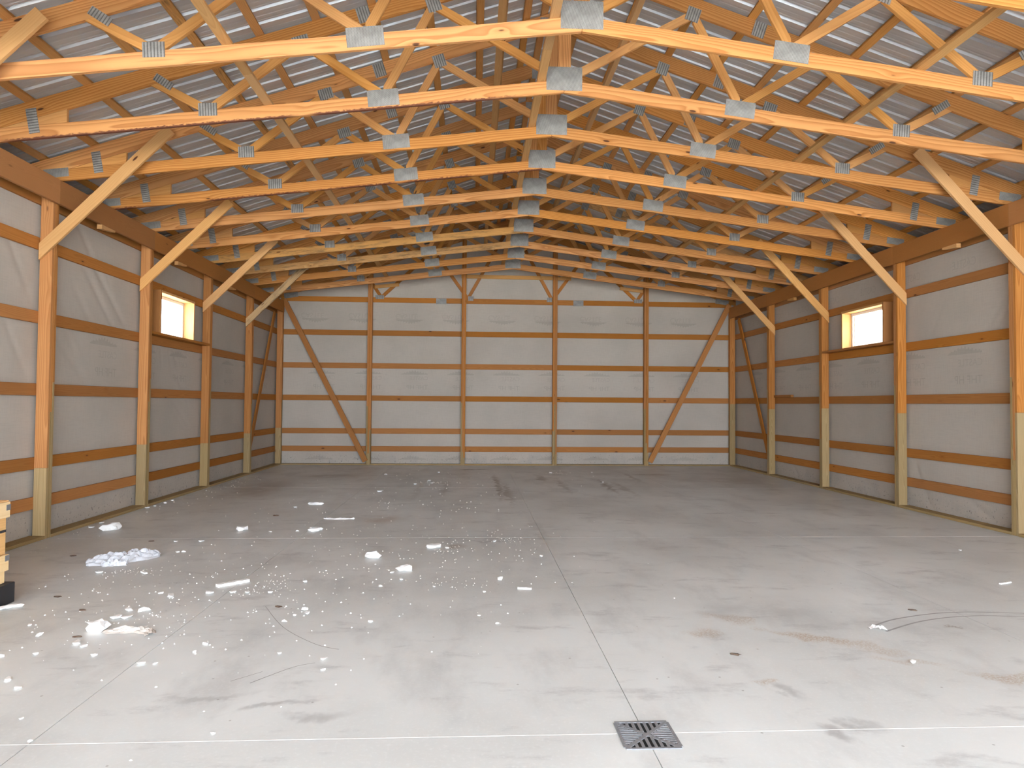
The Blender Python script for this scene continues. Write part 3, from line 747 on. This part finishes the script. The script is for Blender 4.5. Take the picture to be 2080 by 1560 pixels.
# ---------------------------------------------------------------- crate on black feet at the left edge
cr = tag(empty('wooden_crate', (-5.1, -13.0, 0)), 'pale wooden crate strapped on black plastic feet at the left picture edge', 'crate')
cx0, cx1, cy0, cy1 = -5.55, -4.635, -13.62, -12.50
for x in (cx0+.02, cx1-.14):
    for y in (cy0, (cy0+cy1)/2-.09, cy1-.14): block('foot', (x, y, .001), (x+.19, y+.19, .160), 'blackplastic', cr, .004)
LAY = ((.161, .255, 'crate', 0), (.257, .385, 'crate', .018), (.387, .675, 'crate2', 0), (.677, .80, 'crate', .018))
for z0, z1, mt, ov in LAY:
    block('side_board', (cx1-.022+ov, cy0, z0), (cx1+ov, cy1+ov, z1), mt, cr); block('side_board', (cx0-ov, cy0, z0), (cx0+.022-ov, cy1+ov, z1), mt, cr)
    block('end_board', (cx0+.023-ov, cy1-.022+ov, z0), (cx1-.023+ov, cy1+ov, z1), mt, cr); block('end_board', (cx0+.023-ov, cy0, z0), (cx1-.023+ov, cy0+.022, z1), mt, cr)
block('lid', (cx0, cy0, .801), (cx1+.01, cy1+.012, .812), 'crate2', cr)
block('deck', (cx0+.03, cy0+.03, .162), (cx1-.03, cy1-.03, .18), 'crate', cr)
block('strap', (cx1+.0005, cy0+.01, .562), (cx1+.003, cy1-.002, .582), 'blackplastic', cr, 0)
for z in (.735, .335): block('corner_clip', (cx1+.0185, cy1-.03, z), (cx1+.021, cy1+.0185, z+.045), 'steel', cr, 0)

# ---------------------------------------------------------------- litter on the floor
def chunk_mesh(seed, sx, sy, sz, sub=2):
    r = random.Random(seed); bm = bmesh.new(); bmesh.ops.create_icosphere(bm, subdivisions=sub, radius=1)
    ph = [r.uniform(0, 6.28) for _ in range(6)]
    for v in bm.verts:
        c = v.co; k = 1.08 + .28*math.sin(3*c.x+ph[0]+c.y) + .26*math.sin(4*c.y+ph[1]+2*c.x) + .16*math.sin(6*c.x-5*c.y+ph[2]) + r.uniform(-.08, .08)
        # square shoulders, broken edges
        e = Vector((math.copysign(abs(c.x)**.9, c.x), math.copysign(abs(c.y)**.9, c.y), math.copysign(abs(c.z)**.6, c.z)))*k
        v.co = (e.x*sx, e.y*sy, max(e.z*sz, -sz*.8))
    zmin = min(v.co.z for v in bm.verts)
    for v in bm.verts: v.co.z -= zmin
    return bm_mesh(bm, 'foam_chunk')
def place(name, me, mat, x, y, rz, label, cat, group=None, z=.0008):
    o = mesh_obj(name, me, mat, None, Matrix.Translation((x, y, z)) @ Matrix.Rotation(rz, 4, 'Z'))
    return tag(o, label, cat, group)
BIG = (('foam_chunk', -5.44, -9.32, .085, .06, .045, .4, 'large white foam chunk near the left wall'),
       ('foam_chunk', -3.56, -13.18, .068, .05, .030, .3, 'white angular foam chunk on the floor beside the dusty film'),
       ('foam_chunk', -1.99, -10.93, .065, .055, .03, .2, 'lumpy white foam chunk on the middle of the floor, further one of two'),
       ('foam_chunk', -1.59, -11.48, .062, .05, .025, -.3, 'white foam chunk right of the middle of the littered floor, nearer one of two'),
       ('foam_chunk', -1.37, -10.42, .06, .06, .02, .0, 'flat white foam chunk beside the brown paper patch'),
       ('foam_chunk', -2.90, -9.38, .095, .055, .02, .15, 'long flat white foam chunk in front of the white torn sheet'),
       ('foam_chunk', -3.41, -7.14, .085, .05, .02, .1, 'long flat white foam chunk furthest from the camera'),
       ('foam_chunk', -3.82, -9.34, .045, .05, .025, .0, 'small round white foam chunk between left wall and torn sheet'))
for i, (nm, x, y, a, b, c, rz, lb) in enumerate(BIG): place(nm, chunk_mesh(i+20, a, b, c), 'foam', x, y, rz, lb, 'foam')
def foam_strip(x0, y0, x1, y1, w, h, lb, seed):
    L = math.hypot(x1-x0, y1-y0); r = random.Random(seed); bm = bmesh.new(); n = 12; rows = []
    for i in range(n+1):
        u = L*i/n; a = w/2*(1+r.uniform(-.18, .18)); k = h*(1+r.uniform(-.1, .1))
        rows.append([bm.verts.new(p) for p in ((u, -a, 0), (u, a, 0), (u, a*.9, k), (u, -a*.9, k))])
    for p, q in zip(rows, rows[1:]):
        for j in range(4): bm.faces.new((p[j], p[(j+1) % 4], q[(j+1) % 4], q[j]))
    bm.faces.new(rows[0][::-1]); bm.faces.new(rows[-1])
    place('foam_strip', bm_mesh(bm, 'foam_strip'), 'foam', x0, y0, math.atan2(y1-y0, x1-x0), lb, 'foam')
foam_strip(-3.15, -12.05, -2.94, -11.86, .055, .022, 'long white foam strip, biggest piece right of the plastic bag', 1)
foam_strip(-.54, -12.17, -.42, -12.19, .026, .014, 'thin white foam strip left of the centre joint', 2)
foam_strip(3.87, -12.13, 4.02, -12.07, .018, .01, 'thin white strip near the right picture edge', 3)
foam_strip(-4.04, -11.50, -3.97, -11.57, .025, .012, 'small white sliver right below the plastic bag', 4)

def sheet(name, outline_fn, nx, ny, height, mat, x, y, rz, label, cat, seed):
    r = random.Random(seed); ph = [r.uniform(0, 6.28) for _ in range(8)]; bm = bmesh.new(); g = []
    for i in range(nx+1):
        row = []
        for j in range(ny+1):
            u, v = i/nx*2-1, j/ny*2-1; X, Y, k = outline_fn(u, v)
            f = .5+.5*math.sin(5.1*u+3.2*v+ph[0]) ; f2 = abs(math.sin(7*u-4*v+ph[1])*math.sin(3*u+9*v+ph[2])); f3 = r.uniform(0, .35)
            z = height*k*(.25 + .35*f + .6*f2 + f3*.5)
            row.append(bm.verts.new((X+.006*math.sin(9*v+ph[3]), Y+.006*math.sin(11*u+ph[4]), max(z, .0))))
        g.append(row)
    for i in range(nx):
        for j in range(ny): bm.faces.new((g[i][j], g[i+1][j], g[i+1][j+1], g[i][j+1]))
    me = bm_mesh(bm, name)
    o = place(name, me, mat, x, y, rz, label, cat, None, .0015)
    md = o.modifiers.new('thickness', 'SOLIDIFY'); md.thickness = .0012; md.offset = 1
    return o
def bag_shape(u, v):
    w = .33*u; env = (1-u*u)**.6 if abs(u) < 1 else 0
    y = .16*v*(.35+.65*env) + .05*u
    return w, y, max(0.0, (1-abs(v)**3))*(.35+.65*env)
sheet('plastic_bag', bag_shape, 34, 22, .085, 'film', -4.45, -10.99, .55, 'crumpled white plastic sheet on the floor near the left wall', 'plastic sheet', 5)
def tail(u, v): return .11*u, .045*v*(1-.3*u*u), 1-abs(v)**3
_lump = sheet('plastic_scrap', tail, 14, 8, .055, 'film', -4.43, -11.22, .25, None, None, 8)  # separate plastic scrap, grouped under the bag as its child
_bag = bpy.data.objects['plastic_bag']; _lump.parent = _bag; _lump.matrix_basis = WM['plastic_bag'].inverted() @ WM['plastic_scrap']
def fold(u, v): return .17*u, .045*v + .05*math.sin(2.2*u+.6), (1-abs(v)**2)*(1-.5*u*u)
sheet('dusty_film', fold, 26, 10, .035, 'papery', -3.30, -13.24, -.45, 'dusty folded piece of clear film on the floor at left', 'plastic film', 9)
def flat(u, v): return .21*u, .045*v*(1-abs(u)**1.5) + .02*math.sin(2*u), (1-abs(v)**2)*.8
sheet('torn_sheet', flat, 22, 6, .022, 'foam', -2.78, -8.52, -.12, 'torn flat white sheet furthest up the left half of the floor', 'plastic sheet', 12)
def curl(u, v): return .055*u, .028*v, .2+.9*(1-u*u)
sheet('curled_scrap', curl, 12, 5, .022, 'foam', 2.0, -13.33, -.35, 'curled white scrap at the end of the dark double arc', 'scrap', 14)
place('crumbled_foam', chunk_mesh(77, .07, .045, .012), 'foam', -4.52, -12.63, .9, 'white foam piece lying against the black crate foot', 'foam')

CH = [(-3.57,-12.72,2),(-3.45,-12.73,2),(-3.56,-12.91,2.2),(-3.49,-12.91,1.6),(-3.65,-13.05,1.7),(-3.44,-9.48,1.4),(-3.12,-9.42,1),(-3.64,-7.45,1.4),(-4.05,-10.05,1.2),(-4.33,-10.07,1.2),(-4.07,-10.63,1),(-4.02,-10.61,1),(-3.13,-12.26,1.9),(-3.41,-12.34,1.5),(-3.54,-12.25,1),(-2.43,-11.89,1.3),(-2.23,-12.73,1.2),(-2.64,-12.24,1.1),(-2.95,-12.23,1.1),(-2.83,-12.24,1.1),(-2.27,-12.88,.8),(-2.31,-13.02,.9),(-2.7,-13.49,1.2),(-3.55,-13.45,1.4),(-3.47,-13.52,1),(-3.31,-13.68,1),(-3.89,-13.28,1.2),(-4.09,-13.06,1),(-3.25,-13.16,1.3),(-2.95,-13.83,1.1),(-2.87,-13.84,.8),(-2.71,-13.64,.8),(-2.16,-13.68,.7),(-1.86,-13.79,.9),(-1.83,-13.97,.7),(-3.69,-13.64,.9),(-3.88,-13.68,1),(-3.46,-14.18,1.1),(-3.6,-14.05,1),(-4.41,-11.52,1.4),(-1.22,-10.48,1.4),(-.68,-11.84,1.6),(-.21,-10.89,1.2),(-.68,-10.1,1.2),(-1.58,-11.84,1.4),(-1.7,-11.58,1),(-1.74,-12.06,.9),(-1.68,-13.05,1.1),(-2.19,-12.84,1.1),(-1.27,-12.09,.9),(-.83,-12.27,.8),(-.75,-13.12,.7),(-.88,-12.93,.7),(-1.84,-3.78,2.2),(-1.77,-4.22,1.6),(-2.09,-4.39,1.6),(-2.9,-2.51,1.6),(-1.73,-2.03,1.8),(.88,-2.08,2),(-2.62,-5.55,2),(1.75,-3.99,1.4),(1.87,-1.94,1.2),(4.55,-10.68,1),(1.84,-13.97,1),(-5.82,-7.5,1.5),(-5.80,-7.32,1.4),(-5.78,-7.0,1.5),(-5.80,-6.7,1.4),(-5.76,-9.15,1.4),(-5.80,-8.82,1.4),(-2.18,-14.76,.6),(-3.01,-14.8,.5),(-3.2,-14.56,.6)]
chips = [chunk_mesh(i+50, .021, .015, .008, 1) for i in range(5)]
for me in chips: me.materials.append(M['foam'])
for i, (x, y, k) in enumerate(CH):
    o = mesh_obj('foam_chip', chips[i % 5], None, None, Matrix.Translation((x, y, .0006)) @ Matrix.Rotation(random.uniform(0, 6.28), 4, 'Z') @ Matrix.Diagonal((k, k, k*.8, 1)))
    if x < -5.7: lb, gp = 'small white foam chip at the foot of the left wall', 'foam chips along the left wall'
    elif x > 4: lb, gp = 'lone tiny white foam chip on the right half of the floor', None
    elif x > 1.8 and y < -13: lb, gp = 'lone white chip at the end of the sand streak', None
    elif y > -6: lb, gp = 'white foam chip far back, close to the back wall', 'foam chips near the back wall'
    elif y > -10.7 and x < -3: lb, gp = 'small white foam chip between crumpled sheet and torn sheet', 'foam chips behind the crumpled sheet'
    elif x < -3.3 and y < -11: lb, gp = 'white foam chip among the litter in the left foreground', 'foam chips of the left foreground'
    elif x < -2.1 and y > -13.3: lb, gp = 'white foam chip around the long foam strip', 'foam chips around the long foam strip'
    elif y < -13: lb, gp = 'tiny white foam chip on the bare floor near the camera', 'foam chips near the camera'
    else: lb, gp = 'white foam chip left of the centre joint, mid floor', 'foam chips beside the centre joint'
    tag(o, lb, 'foam chip', gp)
DK = [(-5.06, -10.8), (-4.62, -10.04), (-4.32, -12.33), (-3.92, -12.71), (-3.62, -13.33), (-2.45, -12.66), (-3.72, -8.24), (2.54, -12.89), (.77, -13.8)]
dk = [chunk_mesh(i+90, .034, .014, .004, 2) for i in range(3)]
for me in dk: me.materials.append(M['bark'])
for i, (x, y) in enumerate(DK):
    o = mesh_obj('bark_flake', dk[i % 3], None, None, Matrix.Translation((x, y, .0006)) @ Matrix.Rotation(random.uniform(-.5, .5), 4, 'Z') @ Matrix.Diagonal((1.0 if y < -9 else 1.5,)*3+(1,)))
    if x > 2: tag(o, 'dark flake lying beside the dark double arc', 'bark flake')
    elif x > 0: tag(o, 'dark flake on the floor right of the centre joint', 'bark flake')
    elif y > -9: tag(o, 'dark flake far back on the left half of the floor', 'bark flake')
    else: tag(o, 'small dark bark flake among the litter on the left floor', 'bark flake', 'bark flakes on the left floor')
# crumbs nobody could count
bm = bmesh.new(); r = random.Random(99)
def crumb(x, y, s):
    if any(math.hypot(x-q[1], y-q[2]) < .13 for q in BIG) or math.hypot(x+4.45, y+11.0) < .42: return
    s *= 1.45
    if (x < -4.3 and y < -12.3) or math.hypot(x+3.05, y+11.95) < .21 or any(math.hypot(x-q[0], y-q[1]) < .09 for q in CH if q[2] > 1.55): return
    a = r.uniform(0, 6.28); pts = []
    for k in range(4):
        q = a + k*1.5708 + r.uniform(-.4, .4); d = s*r.uniform(.6, 1.3); pts.append((x+d*math.cos(q), y+d*math.sin(q)))
    lo = [bm.verts.new((px, py, .0004)) for px, py in pts]; hi = bm.verts.new((x, y, s*.8))
    for k in range(4): bm.faces.new((lo[k], lo[(k+1) % 4], hi))
    bm.faces.new(lo[::-1])
for _ in range(900):
    m = r.random()
    if m < .35: x, y = r.gauss(-3.2, .75), r.gauss(-12.4, .9)
    elif m < .6: x, y = r.gauss(-2.4, 1.3), r.gauss(-9.5, 2.2)
    elif m < .8: x, y = r.gauss(-1.2, .9), r.gauss(-11.2, 1.4)
    elif m < .9: x, y = -5.78 + abs(r.gauss(0, .25)), r.uniform(-12, -3)
    else: x, y = r.gauss(-1.0, 1.6), r.uniform(-7, -1.2)
    if x < -5.85 or y > -.3 or y < -17: continue
    crumb(x, y, r.uniform(.002, .0065)*(1.5 if y > -8 else 1))
for cx, cy, n in ((-4.15, -11.45, 50), (-2.75, -12.1, 60), (-1.2, -10.48, 40), (-.5, -10.0, 40), (-1.0, -12.0, 30), (-1.8, -4.1, 30), (1.0, -2.2, 25), (-3.5, -12.9, 50)):
    for _ in range(n): crumb(r.gauss(cx, .14), r.gauss(cy, .12), r.uniform(.002, .005)*(1.6 if cy > -8 else 1))
tag(mesh_obj('foam_crumbs', bm_mesh(bm, 'foam_crumbs'), 'foam'), 'fine white foam crumbs scattered over the concrete floor', 'crumbs', kind='stuff')

# dark double arc and scratches on the slab
def arc(pts, w0, w1, nm):
    bm = bmesh.new(); P = [Vector((a, b, 0)) for a, b in pts]; fine = []
    for i in range(len(P)-1):
        p0, p1, p2, p3 = P[max(i-1, 0)], P[i], P[i+1], P[min(i+2, len(P)-1)]
        for k in range(8):
            t = k/8; fine.append(.5*((2*p1)+(p2-p0)*t+(2*p0-5*p1+4*p2-p3)*t*t+(3*p1-p0-3*p2+p3)*t**3))
    fine.append(P[-1]); prev = None
    for i, p in enumerate(fine):
        d = (fine[min(i+1, len(fine)-1)]-fine[max(i-1, 0)]).normalized(); n = Vector((-d.y, d.x, 0)); w = w0+(w1-w0)*i/(len(fine)-1)
        c = [bm.verts.new(p+n*w+Vector((0, 0, .0008))), bm.verts.new(p-n*w+Vector((0, 0, .0008)))]
        if prev: bm.faces.new((prev[0], prev[1], c[1], c[0]))
        prev = c
    mesh_obj(nm, bm_mesh(bm, nm), 'scuff', FLOOR)
arc([(1.94, -13.31), (2.28, -13.10), (2.82, -12.95), (3.38, -12.99), (4.2, -13.15)], .010, .003, 'scuff_line')
arc([(2.03, -13.38), (2.44, -13.16), (2.86, -13.05), (3.31, -13.07), (4.1, -13.22)], .009, .003, 'scuff_line')
arc([(-2.56, -12.64), (-2.28, -13.16), (-1.98, -13.51), (-1.8, -13.62)], .002, .003, 'scuff_line')
arc([(-2.2, -14.15), (-2.02, -13.92), (-1.9, -13.85)], .004, .002, 'scuff_line')
arc([(-2.32, -14.12), (-2.18, -13.98)], .003, .002, 'scuff_line')
